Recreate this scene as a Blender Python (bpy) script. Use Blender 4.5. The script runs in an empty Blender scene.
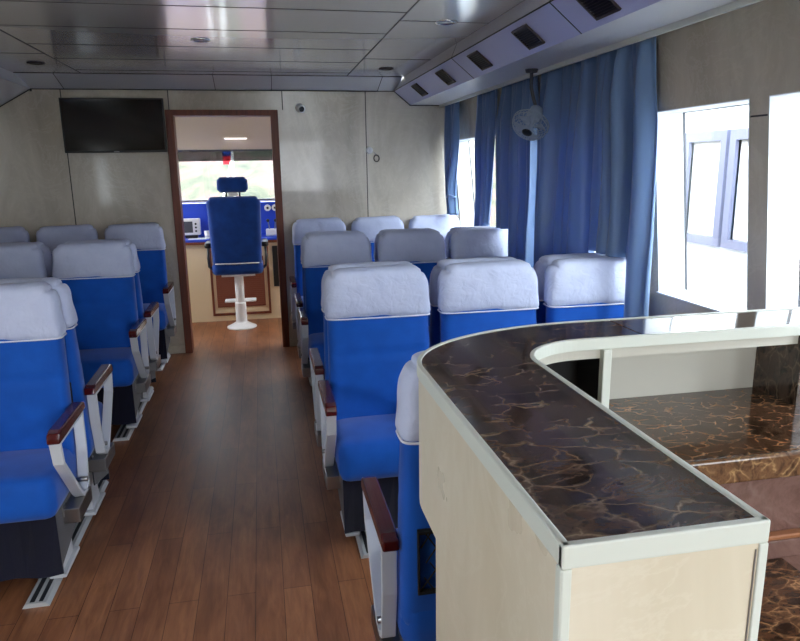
import bpy, bmesh, math, random
from mathutils import Vector, Matrix, noise
random.seed(7)
C = bpy.context.scene.collection
R = math.radians
PI = math.pi

# ------------------------------------------------------------------ materials
def srgb(r, g, b):
    f = lambda c: ((c/255+.055)/1.055)**2.4 if c > 10 else c/255/12.92
    return (f(r), f(g), f(b), 1)

def mat(name, col, rough=.5, metal=0, spec=.5, coat=0, sheen=0):
    m = bpy.data.materials.new(name); m.use_nodes = True
    b = m.node_tree.nodes['Principled BSDF']
    b.inputs['Base Color'].default_value = col
    b.inputs['Roughness'].default_value = rough
    b.inputs['Metallic'].default_value = metal
    b.inputs['Specular IOR Level'].default_value = spec
    b.inputs['Coat Weight'].default_value = coat
    b.inputs['Sheen Weight'].default_value = sheen
    m.diffuse_color = col
    return m

class N:
    """small helper around a node tree"""
    def __init__(s, m):
        s.t = m.node_tree; s.b = s.t.nodes['Principled BSDF']; s.m = m
    def n(s, k, **kw):
        o = s.t.nodes.new(k)
        for a, v in kw.items():
            if a in o.inputs: o.inputs[a].default_value = v
            else: setattr(o, a, v)
        return o
    def l(s, a, b): s.t.links.new(a, b)
    def coords(s, scale=(1, 1, 1), kind='Object', rot=(0, 0, 0)):
        c = s.n('ShaderNodeTexCoord'); mp = s.n('ShaderNodeMapping')
        mp.inputs['Scale'].default_value = scale; mp.inputs['Rotation'].default_value = rot
        s.l(c.outputs[kind], mp.inputs[0]); return mp.outputs[0]
    def noise(s, vec, scale, detail=4, dist=0, rough=.5):
        o = s.n('ShaderNodeTexNoise'); s.l(vec, o.inputs['Vector'])
        o.inputs['Scale'].default_value = scale; o.inputs['Detail'].default_value = detail
        o.inputs['Distortion'].default_value = dist; o.inputs['Roughness'].default_value = rough
        return o.outputs['Fac']
    def ramp(s, fac, stops):
        o = s.n('ShaderNodeValToRGB'); s.l(fac, o.inputs[0]); e = o.color_ramp.elements
        while len(e) < len(stops): e.new(.5)
        for q, (p, c) in zip(e, stops): q.position = p; q.color = c
        return o.outputs[0]
    def mix(s, fac, a, b, mode='MIX'):
        o = s.n('ShaderNodeMix'); o.data_type = 'RGBA'; o.blend_type = mode
        for i, v in ((0, fac), (6, a), (7, b)):
            if hasattr(v, 'is_linked'): s.l(v, o.inputs[i])
            else: o.inputs[i].default_value = v
        return o.outputs[2]
    def bump(s, h, strength=.3, dist=.01):
        o = s.n('ShaderNodeBump'); o.inputs['Strength'].default_value = strength
        o.inputs['Distance'].default_value = dist
        s.l(h, o.inputs['Height']); s.l(o.outputs[0], s.b.inputs['Normal']); return o

def fabric(name, a, b, rough=.85, sheen=.3):
    m = mat(name, a, rough, sheen=sheen, spec=.25); k = N(m); v = k.coords()
    f = k.noise(v, 9, 5); k.l(k.ramp(f, [(.3, a), (.7, b)]), k.b.inputs['Base Color'])
    k.bump(k.noise(v, 350, 3), .25, .002); return m

M = {}
M['blue'] = fabric('blue_fabric', srgb(0, 76, 170), srgb(3, 88, 190), .7, .2)
M['navy'] = fabric('navy_skirt_fabric', srgb(4, 5, 26), srgb(8, 10, 38))
M['pilotblue'] = fabric('pilot_blue_fabric', srgb(0, 48, 120), srgb(4, 62, 145))
M['cover'] = fabric('white_cover_fabric', srgb(192, 200, 228), srgb(206, 213, 238), .8, .1)
k = N(M['cover']); v = k.coords((1, 1, 1)); h = k.noise(v, 10, 3, 1.6)
h2 = k.n('ShaderNodeMath', operation='ADD'); k.l(h, h2.inputs[0]); k.l(k.noise(v, 28, 2, .8), h2.inputs[1]); k.bump(h2.outputs[0], .35, .012)
M['piping'] = mat('white_piping', srgb(226, 228, 238), .7)
M['pad'] = mat('maroon_arm_pad', srgb(74, 14, 16), .22, coat=.5)
M['armwhite'] = mat('white_powder_coated_metal', srgb(205, 208, 214), .4)
M['steel'] = mat('brushed_steel', srgb(150, 150, 152), .35, 1)
M['black'] = mat('black_plastic', srgb(14, 14, 16), .4)
M['netting'] = mat('black_netting', srgb(10, 10, 14), .7)
M['alu'] = mat('aluminium_rail', srgb(200, 203, 206), .45, .3)
M['aludark'] = mat('dark_rail_groove', srgb(60, 62, 66), .5, .5)
M['trim'] = mat('pale_plastic_trim', srgb(214, 218, 208), .35)
M['brownwood'] = mat('red_brown_door_wood', srgb(118, 58, 30), .45)
k = N(M['brownwood']); v = k.coords((14, 14, 1)); k.l(k.ramp(k.noise(v, 3, 4, .6), [(.3, srgb(92, 38, 18)), (.7, srgb(124, 58, 30))]), k.b.inputs['Base Color'])

def laminate(name, a, b, c, rough=.25, streak=(1, 1, .35)):
    m = mat(name, a, rough, coat=.15); k = N(m); v = k.coords(streak)
    f = k.noise(v, 2.2, 6, 1.2, .6); c1 = k.ramp(f, [(.3, a), (.55, b), (.75, c)])
    v2 = k.coords((1, 1, 1), rot=(.5, .6, .7)); w = k.noise(v2, 3.4, 7, 2.2, .65)
    s = k.ramp(w, [(.47, (0, 0, 0, 1)), (.5, (1, 1, 1, 1)), (.53, (0, 0, 0, 1))])
    g = k.n('ShaderNodeMath', operation='MULTIPLY'); k.l(s, g.inputs[0]); g.inputs[1].default_value = .22
    k.l(k.mix(g.outputs[0], c1, c), k.b.inputs['Base Color'])
    rr = k.n('ShaderNodeMapRange'); k.l(k.noise(v2, 5, 4), rr.inputs[0]); rr.inputs[3].default_value = rough*.7; rr.inputs[4].default_value = rough*1.5
    k.l(rr.outputs[0], k.b.inputs['Roughness'])
    k.bump(k.noise(v2, 3.5, 2), .3, .02); return m
M['wall'] = laminate('grey_beige_marble_laminate', srgb(174, 163, 146), srgb(200, 190, 172), srgb(224, 215, 200), .2)
M['reveal'] = M['wall']
M['cream'] = laminate('cream_marble_laminate', srgb(204, 192, 166), srgb(220, 210, 188), srgb(232, 225, 208), .28)
k = N(M['cream']); vor = k.n('ShaderNodeTexVoronoi'); k.l(k.coords((1, 1, 1)), vor.inputs['Vector']); vor.inputs['Scale'].default_value = 13
sp = k.ramp(vor.outputs['Distance'], [(.015, (1, 1, 1, 1)), (.05, (0, 0, 0, 1))])
src = k.b.inputs['Base Color'].links[0].from_socket
g = k.n('ShaderNodeMath', operation='MULTIPLY'); k.l(sp, g.inputs[0]); g.inputs[1].default_value = .22
k.l(k.mix(g.outputs[0], src, srgb(205, 160, 95)), k.b.inputs['Base Color'])
M['cabcream'] = mat('cream_cabinet', srgb(226, 205, 170), .45)
M['wheelwall'] = mat('beige_wheelhouse_wall', srgb(196, 180, 162), .5)

def marble(name, dark, mid, vein, scale=1., veinw=.03, amount=.8, rough=.06, stretch=(1, 1.6, 1)):
    m = mat(name, dark, rough, spec=.5, coat=.3); k = N(m); v = k.coords(stretch)
    n1 = k.n('ShaderNodeTexNoise'); k.l(v, n1.inputs['Vector']); n1.inputs['Scale'].default_value = 5*scale; n1.inputs['Detail'].default_value = 6
    add = k.n('ShaderNodeVectorMath', operation='MULTIPLY_ADD'); k.l(n1.outputs['Color'], add.inputs[0]); add.inputs[1].default_value = (.22/scale,)*3; k.l(v, add.inputs[2])
    vo = k.n('ShaderNodeTexVoronoi'); vo.feature = 'DISTANCE_TO_EDGE'; k.l(add.outputs[0], vo.inputs['Vector']); vo.inputs['Scale'].default_value = 7*scale
    ve = k.ramp(vo.outputs['Distance'], [(0, (1, 1, 1, 1)), (veinw, (.25, .25, .25, 1)), (veinw*3, (0, 0, 0, 1))])
    msk = k.ramp(k.noise(v, 5.2*scale, 3, 1), [(.40, (0, 0, 0, 1)), (.66, (1, 1, 1, 1))])
    base = k.ramp(k.noise(v, 4*scale, 9, 1.8, .7), [(.38, dark), (.54, mid), (.68, dark)])
    g = k.n('ShaderNodeMath', operation='MULTIPLY'); k.l(ve, g.inputs[0]); k.l(msk, g.inputs[1])
    g2 = k.n('ShaderNodeMath', operation='MULTIPLY'); k.l(g.outputs[0], g2.inputs[0]); g2.inputs[1].default_value = amount
    k.l(k.mix(g2.outputs[0], base, vein), k.b.inputs['Base Color']); return m
M['marble'] = marble('dark_emperador_marble', srgb(24, 18, 15), srgb(90, 70, 58), srgb(184, 158, 130), 2.4, .035, .7, .09)
M['marble2'] = marble('brown_emperador_marble', srgb(34, 22, 16), srgb(88, 58, 40), srgb(184, 136, 94), 3.4, .05, 1, .12)
M['marble3'] = marble('light_brown_marble_edge', srgb(66, 42, 28), srgb(112, 78, 52), srgb(178, 140, 96), 5, .06, 1, .2)
M['pinkbrown'] = marble('rose_brown_stone', srgb(96, 66, 60), srgb(122, 92, 84), srgb(150, 126, 116), .8, .03, .5, .2)
M['orangewood'] = mat('orange_wood_strip', srgb(150, 96, 62), .4)
M['greypanel'] = mat('pale_grey_panel', srgb(196, 192, 180), .4)
M['void'] = mat('dark_cabinet_interior', srgb(30, 28, 27), .6)  # near-black colour stands in for the shade inside the counter

# wooden plank floor
m = M['floor'] = mat('brown_plank_floor', srgb(110, 70, 45), .3); k = N(m)
v = k.coords((1, 1, 1), rot=(0, 0, PI/2)); br = k.n('ShaderNodeTexBrick'); k.l(v, br.inputs['Vector'])
br.inputs['Scale'].default_value = 1; br.inputs['Brick Width'].default_value = .9; br.inputs['Row Height'].default_value = .1
br.inputs['Mortar Size'].default_value = .0012; br.inputs['Color1'].default_value = srgb(180, 134, 102); br.inputs['Color2'].default_value = srgb(158, 114, 86); br.inputs['Mortar'].default_value = srgb(84, 50, 32)
g = k.noise(k.coords((16, 1.6, 1)), 3, 7, .9, .65); gr = k.ramp(g, [(.3, srgb(176, 138, 112)), (.5, srgb(214, 184, 160)), (.7, srgb(244, 224, 202))])
g2 = k.ramp(k.noise(k.coords((5, 1.3, 1)), 2.4, 4, .8), [(.3, srgb(205, 195, 186)), (.7, srgb(255, 250, 245))])
k.l(k.mix(1.0, k.mix(.75, br.outputs[0], gr, 'MULTIPLY'), g2, 'MULTIPLY'), k.b.inputs['Base Color'])
rr = k.n('ShaderNodeMapRange'); k.l(g, rr.inputs[0]); rr.inputs[3].default_value = .34; rr.inputs[4].default_value = .5; k.l(rr.outputs[0], k.b.inputs['Roughness'])
k.bump(g, .12, .004)
# glossy metal ceiling
m = M['ceil'] = mat('brushed_grey_ceiling_panel', srgb(222, 220, 219), .24, .25, coat=1)
m.node_tree.nodes['Principled BSDF'].inputs['Coat Roughness'].default_value = .13; k = N(m)
v = k.coords((1, 1, 1)); k.bump(k.noise(v, .9, 1), .05, .03)
M['cove'] = mat('satin_pale_cove_panel', srgb(214, 214, 218), .35, .15)
M['vent_panel'] = mat('satin_lavender_grey_panel', srgb(186, 188, 222), .33, .15)  # lavender tint imitates light reflected from the blue curtains
M['seam'] = mat('dark_joint', srgb(46, 44, 44), .7)
M['chrome'] = mat('chrome', srgb(225, 225, 225), .15, 1)
M['bronze'] = mat('dark_bronze_vent', srgb(58, 46, 44), .4, .5)
M['white'] = mat('white_plastic', srgb(224, 224, 226), .35)
M['whitepaint'] = mat('white_paint', srgb(236, 238, 240), .5)
M['tv'] = mat('black_gloss_screen', srgb(6, 6, 7), .1)
M['grey'] = mat('grey_fan_plastic', srgb(168, 182, 198), .35)
M['consoleblue'] = mat('blue_console_top', srgb(16, 64, 190), .4)
M['louver'] = mat('red_brown_louver', srgb(128, 66, 44), .5)
M['winframe'] = mat('dark_window_gasket', srgb(64, 66, 74), .5)
M['lavframe'] = mat('blue_grey_frame', srgb(98, 100, 122), .5)
M['dull'] = mat('grey_outer_hull_paint', srgb(212, 214, 220), .6)
# curtain: satin that lets light through
m = M['curtain'] = mat('blue_satin_curtain', srgb(112, 142, 184), .42, spec=.5, sheen=.3); k = N(m)
tr = k.n('ShaderNodeBsdfTranslucent'); tr.inputs[0].default_value = srgb(60, 118, 200)
mx = k.n('ShaderNodeMixShader'); mx.inputs[0].default_value = .22
out = k.t.nodes['Material Output']; k.l(k.b.outputs[0], mx.inputs[1]); k.l(tr.outputs[0], mx.inputs[2]); k.l(mx.outputs[0], out.inputs[0])
k.bump(k.noise(k.coords((30, 30, 1)), 3, 3), .2, .004)
# glass
m = M['glass'] = bpy.data.materials.new('window_glass'); m.use_nodes = True; t = m.node_tree; t.nodes.clear()
o = t.nodes.new('ShaderNodeOutputMaterial'); a = t.nodes.new('ShaderNodeBsdfTransparent'); g = t.nodes.new('ShaderNodeBsdfGlossy'); mx = t.nodes.new('ShaderNodeMixShader')
a.inputs[0].default_value = (.93, .96, .97, 1); g.inputs['Roughness'].default_value = .03; mx.inputs[0].default_value = .05
t.links.new(a.outputs[0], mx.inputs[1]); t.links.new(g.outputs[0], mx.inputs[2]); t.links.new(mx.outputs[0], o.inputs[0])
def tinted(name, col):
    m = bpy.data.materials.new(name); m.use_nodes = True; t = m.node_tree; t.nodes.clear()
    o = t.nodes.new('ShaderNodeOutputMaterial'); a = t.nodes.new('ShaderNodeBsdfTransparent'); a.inputs[0].default_value = col
    t.links.new(a.outputs[0], o.inputs[0]); return m
M['sunstrip'] = tinted('green_grey_sun_strip', (.26, .26, .26, 1))
# outside
m = M['bank'] = mat('earth_bank', srgb(90, 80, 60), .9); k = N(m); v = k.coords()
f = k.noise(v, .9, 8, .8, .7)
k.l(k.ramp(f, [(.36, srgb(40, 46, 34)), (.46, srgb(68, 70, 54)), (.52, srgb(88, 66, 62)), (.64, srgb(90, 80, 80))]), k.b.inputs['Base Color'])
M['foliage'] = mat('dark_foliage', srgb(40, 60, 34), .9)
M['water'] = mat('river_water', srgb(120, 130, 126), .25)
m = M['tube'] = mat('lamp_tube', (1, 1, 1, 1), .5); m.node_tree.nodes['Principled BSDF'].inputs['Emission Color'].default_value = (1, .96, .9, 1); m.node_tree.nodes['Principled BSDF'].inputs['Emission Strength'].default_value = .8

# ------------------------------------------------------------------ mesh helpers
def tag(o, label=None, cat=None, group=None, kind=None):
    if label: o['label'] = label
    if cat: o['category'] = cat
    if group: o['group'] = group
    if kind: o['kind'] = kind
    return o

def obj(name, bm, m, parent=None, smooth=None, bev=0, seg=2, recalc=True):
    if recalc: bmesh.ops.recalc_face_normals(bm, faces=bm.faces)
    me = bpy.data.meshes.new(name); bm.to_mesh(me); bm.free()
    for x in (m if isinstance(m, (list, tuple)) else [m]): me.materials.append(x)
    o = bpy.data.objects.new(name, me); C.objects.link(o)
    if smooth: me.shade_smooth()
    if bev:
        b = o.modifiers.new('bevel', 'BEVEL'); b.width = bev; b.segments = seg; b.limit_method = 'ANGLE'; b.angle_limit = R(40)
    if parent: o.parent = parent
    return o

def thing(name, label, cat, loc=(0, 0, 0), rz=0, group=None):
    o = bpy.data.objects.new(name, None); C.objects.link(o); o.empty_display_size = .1
    o.location = loc; o.rotation_euler = (0, 0, rz); return tag(o, label, cat, group)

def B(): return bmesh.new()
def box(bm, x0, x1, y0, y1, z0, z1, mi=0):
    v = [bm.verts.new(p) for p in ((x0,y0,z0),(x1,y0,z0),(x1,y1,z0),(x0,y1,z0),(x0,y0,z1),(x1,y0,z1),(x1,y1,z1),(x0,y1,z1))]
    for q in ((0,3,2,1),(4,5,6,7),(0,1,5,4),(1,2,6,5),(2,3,7,6),(3,0,4,7)):
        bm.faces.new([v[i] for i in q]).material_index = mi
    return bm
def hexa(bm, pts):
    v = [bm.verts.new(p) for p in pts]
    for q in ((0,3,2,1),(4,5,6,7),(0,1,5,4),(1,2,6,5),(2,3,7,6),(3,0,4,7)): bm.faces.new([v[i] for i in q])
    return bm
def prism(bm, poly, axis, a, b):
    """extrude a 2-D polygon along an axis (0=x,1=y,2=z)"""
    def P(p, t):
        q = list(p); q.insert(axis, t); return q
    A = [bm.verts.new(P(p, a)) for p in poly]; Bv = [bm.verts.new(P(p, b)) for p in poly]; n = len(poly)
    bm.faces.new(A); bm.faces.new(Bv[::-1])
    for i in range(n): bm.faces.new((A[i], Bv[i], Bv[(i+1) % n], A[(i+1) % n]))
    return bm
def cyl(bm, p, q, r0, r1=None, n=20, cap=True):
    r1 = r0 if r1 is None else r1; p = Vector(p); q = Vector(q); d = (q-p).normalized()
    a = d.orthogonal().normalized(); b = d.cross(a)
    A = [bm.verts.new(p+(a*math.cos(t)+b*math.sin(t))*r0) for t in [2*PI*i/n for i in range(n)]]
    Bv = [bm.verts.new(q+(a*math.cos(t)+b*math.sin(t))*r1) for t in [2*PI*i/n for i in range(n)]]
    for i in range(n): bm.faces.new((A[i], A[(i+1) % n], Bv[(i+1) % n], Bv[i]))
    if cap: bm.faces.new(A[::-1]); bm.faces.new(Bv)
    return bm
def tube(bm, pts, r, n=8, closed=False):
    pts = [Vector(p) for p in pts]; rings = []; N_ = len(pts); up = None
    for i, p in enumerate(pts):
        a = pts[(i-1) % N_] if (closed or i) else p; b = pts[(i+1) % N_] if (closed or i < N_-1) else p
        d = (b-a).normalized()
        u = d.orthogonal().normalized() if up is None else (up-d*up.dot(d)).normalized()
        up = u; w = d.cross(u)
        rings.append([bm.verts.new(p+(u*math.cos(t)+w*math.sin(t))*r) for t in [2*PI*j/n for j in range(n)]])
    for i in range(N_ if closed else N_-1):
        a, b = rings[i], rings[(i+1) % N_]
        for j in range(n): bm.faces.new((a[j], a[(j+1) % n], b[(j+1) % n], b[j]))
    if not closed: bm.faces.new(rings[0][::-1]); bm.faces.new(rings[-1])
    return bm
def lathe(bm, prof, n=32, c=(0, 0, 0)):
    rings = []
    for r, z in prof:
        rings.append([bm.verts.new((c[0]+r*math.cos(2*PI*i/n), c[1]+r*math.sin(2*PI*i/n), c[2]+z)) for i in range(n)] if r > 1e-6 else [bm.verts.new((c[0], c[1], c[2]+z))])
    for a, b in zip(rings, rings[1:]):
        for i in range(n):
            j = (i+1) % n
            if len(a) == 1: bm.faces.new((a[0], b[j], b[i]))
            elif len(b) == 1: bm.faces.new((a[i], a[j], b[0]))
            else: bm.faces.new((a[i], a[j], b[j], b[i]))
    return bm
def outline(w0, w1, z0, z1, rt, rb): return (w0, w1, z0, z1, rt, rb)
def cushion(bm, out, t, er, bulge_f=.01, bulge_b=.0, res=12, fn=None):
    """upholstered slab standing in XZ (front is -Y): rounded corners rt/rb, rounded rim er, bulging faces"""
    w0, w1, z0, z1, rt, rb = out
    W = max(w0, w1); H = (z1-z0)/2; zc = (z0+z1)/2
    nx = res*2; nz = max(8, int(nx*H/W)); ny = 4
    er = min(er, t*.49); V = {}
    def pos(i, j, l):
        x, y, z = -W+2*W*i/nx, -t/2+t*l/ny, -H+2*H*j/nz
        ed = lambda v, a: math.copysign(a-er*(1-math.tan(max(0, (abs(v)-(a-er))/er)*PI/4)), v) if abs(v) > a-er else v
        q = Vector((max(-W+er, min(W-er, x)), max(-t/2+er, min(t/2-er, y)), max(-H+er, min(H-er, z))))
        d = Vector((x, y, z))-q
        if d.length > 1e-9:
            m = max(abs(d.x), abs(d.y), abs(d.z)); d = d.normalized()*m
        p = q+d
        r = rt if p.z > 0 else rb
        ax, az = abs(p.x)-(W-r), abs(p.z)-(H-r)
        if ax > 0 and az > 0:
            m = max(ax, az); L = math.hypot(ax, az)
            p.x = math.copysign(W-r+ax/L*m, p.x); p.z = math.copysign(H-r+az/L*m, p.z)
        f = (1-(abs(p.x)/W)**2.5)*(1-(abs(p.z)/H)**2.5)
        if l == 0: p.y -= bulge_f*f
        if l == ny: p.y += bulge_b*f
        p.x *= (w0+(w1-w0)*(p.z+H)/(2*H))/W
        p.z += zc
        return fn(p) if fn else p
    def v(i, j, l):
        k_ = (i, j, l)
        if k_ not in V: V[k_] = bm.verts.new(pos(i, j, l))
        return V[k_]
    def q4(a, b, c, d): bm.faces.new((a, b, c, d))
    for i in range(nx):
        for j in range(nz):
            q4(v(i, j, 0), v(i+1, j, 0), v(i+1, j+1, 0), v(i, j+1, 0)); q4(v(i, j, ny), v(i, j+1, ny), v(i+1, j+1, ny), v(i+1, j, ny))
    for l in range(ny):
        for i in range(nx):
            q4(v(i, 0, l), v(i, 0, l+1), v(i+1, 0, l+1), v(i+1, 0, l)); q4(v(i, nz, l), v(i+1, nz, l), v(i+1, nz, l+1), v(i, nz, l+1))
        for j in range(nz):
            q4(v(0, j, l), v(0, j+1, l), v(0, j+1, l+1), v(0, j, l+1)); q4(v(nx, j, l), v(nx, j, l+1), v(nx, j+1, l+1), v(nx, j+1, l))
    return bm

def dup(root, loc, rz, label, group=None):
    r = root.copy(); C.objects.link(r); r.location = loc; r.rotation_euler = (0, 0, rz); r['label'] = label
    if group: r['group'] = group
    for ch in list(root.children):
        c = ch.copy(); C.objects.link(c); c.parent = r
        for g in list(ch.children):
            d = g.copy(); C.objects.link(d); d.parent = c
    return r

# ------------------------------------------------------------------ room geometry
YB = 5.75          # bulkhead with the wheelhouse door
YR = -2.9          # rear of the cabin, behind the camera
ZC = 2.18          # ceiling
XL = -2.24
def wx(z): return 1.62 + .1*(1.7-z)          # starboard wall leans inwards towards the top
def S(name, bm, m, **kw): return tag(obj(name, bm, m, **kw), kind='structure')

S('floor', box(B(), XL-.1, 1.95, YR-.1, 7.6, -.05, 0), M['floor'])
b = B(); box(b, XL-.1, 1.25, YR-.1, 5.5, ZC, ZC+.05)
S('ceiling', b, M['ceil'])
# ceiling joints: cross joints of the middle field, the two long joints, staggered joints of the side fields
b = B()
y = -1.9
while y < 5.4:
    box(b, -1.21, .70, y-.002, y+.002, ZC-.0015, ZC+.004); y += .515
for x in (-1.21, .70): box(b, x-.003, x+.003, YR, 5.5, ZC-.002, ZC+.004)
for y in (-1.7, .1, 1.9, 3.43, 4.62):
    box(b, .70, 1.15, y-.002, y+.002, ZC-.0015, ZC+.004); box(b, -1.66, -1.21, y-.002, y+.002, ZC-.0015, ZC+.004)
S('trim_1', b, M['seam'])
# cornice above the bulkhead (slopes down to it)
b = B(); prism(b, [(5.49, ZC), (5.49, ZC+.03), (5.76, ZC+.03), (5.76, 2.10), (5.745, 2.10)], 0, -1.66, 1.14)
S('trim_2', b, M['cove'])
b = B()
for x in (-1.4, -.3, .13, .98):
    prism(b, [(5.488, ZC-.002), (5.5, ZC-.002), (5.749, 2.10), (5.745, 2.097)], 0, x-.002, x+.002)
box(b, -1.66, 1.13, 5.486, 5.492, ZC-.003, ZC+.002)
box(b, -1.66, 1.13, 5.738, 5.75, 2.094, 2.10)
S('trim_3', b, M['seam'])
# starboard coving: short drop, sloping panel that carries the vents, flat strip, pelmet
b = B(); prism(b, [(1.15, ZC+.02), (1.15, ZC), (1.118, 2.10), (1.13, 2.112), (1.17, ZC+.02)], 1, YR, YB-.001)
S('trim_4', b, M['cove'])
b = B(); prism(b, [(1.118, 2.10), (1.255, 1.99), (1.265, 2.0), (1.13, 2.115)], 1, YR, YB-.001)
S('trim_5', b, M['vent_panel'])
b = B(); prism(b, [(1.255, 1.99), (1.50, 1.992), (1.50, 2.004), (1.262, 2.002)], 1, YR, YB-.001)
S('trim_6', b, M['cove'])
b = B(); prism(b, [(1.50, 1.97), (1.515, 1.97), (1.515, 2.0), (1.66, 2.0), (1.66, 2.02), (1.50, 2.02)], 1, YR, YB-.001)
S('trim_7', b, M['trim'])
b = B()
for y in (.3, 1.45, 2.62, 4.0):
    prism(b, [(1.117, 2.0985), (1.254, 1.9885), (1.257, 1.9915), (1.12, 2.1015)], 1, y-.0025, y+.0025)
for y in (2.62, 4.0): prism(b, [(1.1495, ZC), (1.1165, 2.10), (1.1195, 2.102), (1.152, ZC)], 1, y-.0025, y+.0025)
prism(b, [(1.1155, 2.1), (1.118, 2.097), (1.121, 2.1), (1.118, 2.104)], 1, YR, YB-.002)
S('trim_8', b, M['seam'])
# port coving
b = B(); prism(b, [(-1.66, ZC+.02), (-1.66, ZC), (-1.63, 2.10), (-2.02, 1.88), (-2.24, 1.88), (-2.24, 1.90), (-2.03, 1.90), (-1.65, 2.115)], 1, YR, YB-.001)
S('trim_9', b, M['cove'])
b = B(); box(b, -1.64, -1.625, YB-.006, YB-.001, 2.08, 2.105); prism(b, [(-1.632, 2.094), (-2.02, 1.874), (-2.02, 1.88), (-1.63, 2.10)], 1, YB-.012, YB-.0015)
prism(b, [(1.118, 2.094), (1.252, 1.984), (1.255, 1.99), (1.118, 2.1)], 1, YB-.012, YB-.0015); box(b, 1.25, 1.5, YB-.012, YB-.0015, 1.984, 1.99)
S('trim_10', b, M['seam'])

# bulkhead
DX0, DX1, DZ = -.69, .17, 1.945
b = B()
for a in ((XL-.1, DX0, 0, 2.3), (DX1, 1.95, 0, 2.3), (DX0, DX1, DZ, 2.3)): box(b, a[0], a[1], YB, YB+.09, a[2], a[3])
S('wall_front', b, M['wall'])
b = B()
for x, z0, z1 in ((-1.43, 0, 2.1), (.21, 1.95, 2.1), (-.66, 1.95, 2.1), (.88, 0, 2.1)): box(b, x-.0035, x+.0035, YB-.0015, YB+.001, z0, z1)
S('trim_11', b, M['seam'])
S('baseboard_front', box(box(B(), XL, DX0, YB-.012, YB, 0, .07), DX1, 1.75, YB-.012, YB, 0, .07), M['wall'])
# door frame
fr = tag(obj('door_1', B(), M['brownwood']), kind='structure')
b = B(); w = .058
box(b, DX0, DX0+w, YB-.03, YB+.11, 0, DZ); box(b, DX1-w, DX1, YB-.03, YB+.11, 0, DZ); box(b, DX0, DX1, YB-.0305, YB+.1105, DZ-.04, DZ+.004)
obj('door_frame', b, M['brownwood'], fr, bev=.004)
# port wall, rear wall with a wide opening
b = B()
for y0, y1, z0, z1 in ((YR-.1, YB, 0, .95), (YR-.1, YB, 1.7, 2.3), (YR-.1, -.2, .95, 1.7), (1.1, YB, .95, 1.7)): box(b, XL-.1, XL, y0, y1, z0, z1)
S('wall_left', b, M['wall'])
b = B()
for x0, x1, z0, z1 in ((XL, .3, 0, 2.3), (1.3, 1.9, 0, 2.3), (.3, 1.3, 2.0, 2.3)): box(b, x0, x1, YR-.1, YR, z0, z1)
S('wall_back', b, M['wall'])
# starboard wall
WIN = [(-1.9, -1.1), (-.9, -.1), (.45, 1.15), (1.30, 2.01), (2.10, 2.67), (2.95, 3.58), (3.68, 4.36), (4.54, 5.72)]
ZS, ZH, TH = .94, 1.705, .13
def cell(b, y0, y1, z0, z1, x0=0, x1=TH):
    hexa(b, [(wx(z0)+x0, y0, z0), (wx(z0)+x1, y0, z0), (wx(z0)+x1, y1, z0), (wx(z0)+x0, y1, z0), (wx(z1)+x0, y0, z1), (wx(z1)+x1, y0, z1), (wx(z1)+x1, y1, z1), (wx(z1)+x0, y1, z1)])
b = B(); cell(b, YR-.1, YB+.09, 0, ZS); cell(b, YR-.1, YB+.09, ZH, 2.3)
yy = YR-.1
for y0, y1 in WIN: cell(b, yy, y0, ZS, ZH); yy = y1
cell(b, yy, YB+.09, ZS, ZH)
S('wall_right', b, M['wall'])
b = B(); cell(b, 2.015, 2.095, 1.642, 1.648, -.0015, .002)
S('trim_12', b, M['seam'])
S('baseboard_right', box(B(), wx(0)-.02, wx(0)+.01, YR, YB, 0, .07), M['trim'])
for i, (y0, y1) in enumerate(WIN):
    b = B(); o0, o1 = TH-.003, TH+.006; g = .007
    cell(b, y0, y1, ZS, ZS+g, o0, o1); cell(b, y0, y1, ZH-g, ZH, o0, o1); cell(b, y0, y0+g, ZS+g, ZH-g, o0, o1); cell(b, y1-g, y1, ZS+g, ZH-g, o0, o1)
    if i == 7: cell(b, 5.38, 5.42, ZS+g, ZH-g, o0, o1)
    if i == 6: cell(b, 4.02, 4.05, ZS+g, ZH-g, o0, o1)
    w_ = S('window_%d' % (i+1), b, M['winframe'])
    b = B(); cell(b, y0+g, y1-g, ZS+g, ZH-g, TH, TH+.004); obj('window_pane', b, M['glass'], w_)
    b = B(); cell(b, y0+.001, y1-.001, ZS, ZS+.006, -.012, TH-.004); obj('window_sill', b, M['whitepaint'], w_)
    b = B(); cell(b, y0+.0005, y0+.004, ZS+.006, ZH-.004, -.001, TH-.004); cell(b, y1-.004, y1-.0005, ZS+.006, ZH-.004, -.001, TH-.004); cell(b, y0+.0005, y1-.0005, ZH-.004, ZH-.0005, -.001, TH-.004); obj('window_lining', b, M['whitepaint'], w_)  # white boards added to brighten the reveals

for i, (y0, y1) in enumerate(((-.2, 1.1),)):
    b = B(); g = .012; xw = XL-.06
    box(b, xw-.01, xw+.01, y0, y1, .95, .95+g); box(b, xw-.01, xw+.01, y0, y1, 1.7-g, 1.7); box(b, xw-.01, xw+.01, y0, y0+g, .95+g, 1.7-g); box(b, xw-.01, xw+.01, y1-g, y1, .95+g, 1.7-g)
    w_ = S('window_%d' % (i+10), b, M['winframe']); obj('window_pane', box(B(), xw-.002, xw+.002, y0+g, y1-g, .95+g, 1.7-g), M['glass'], w_)

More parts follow.
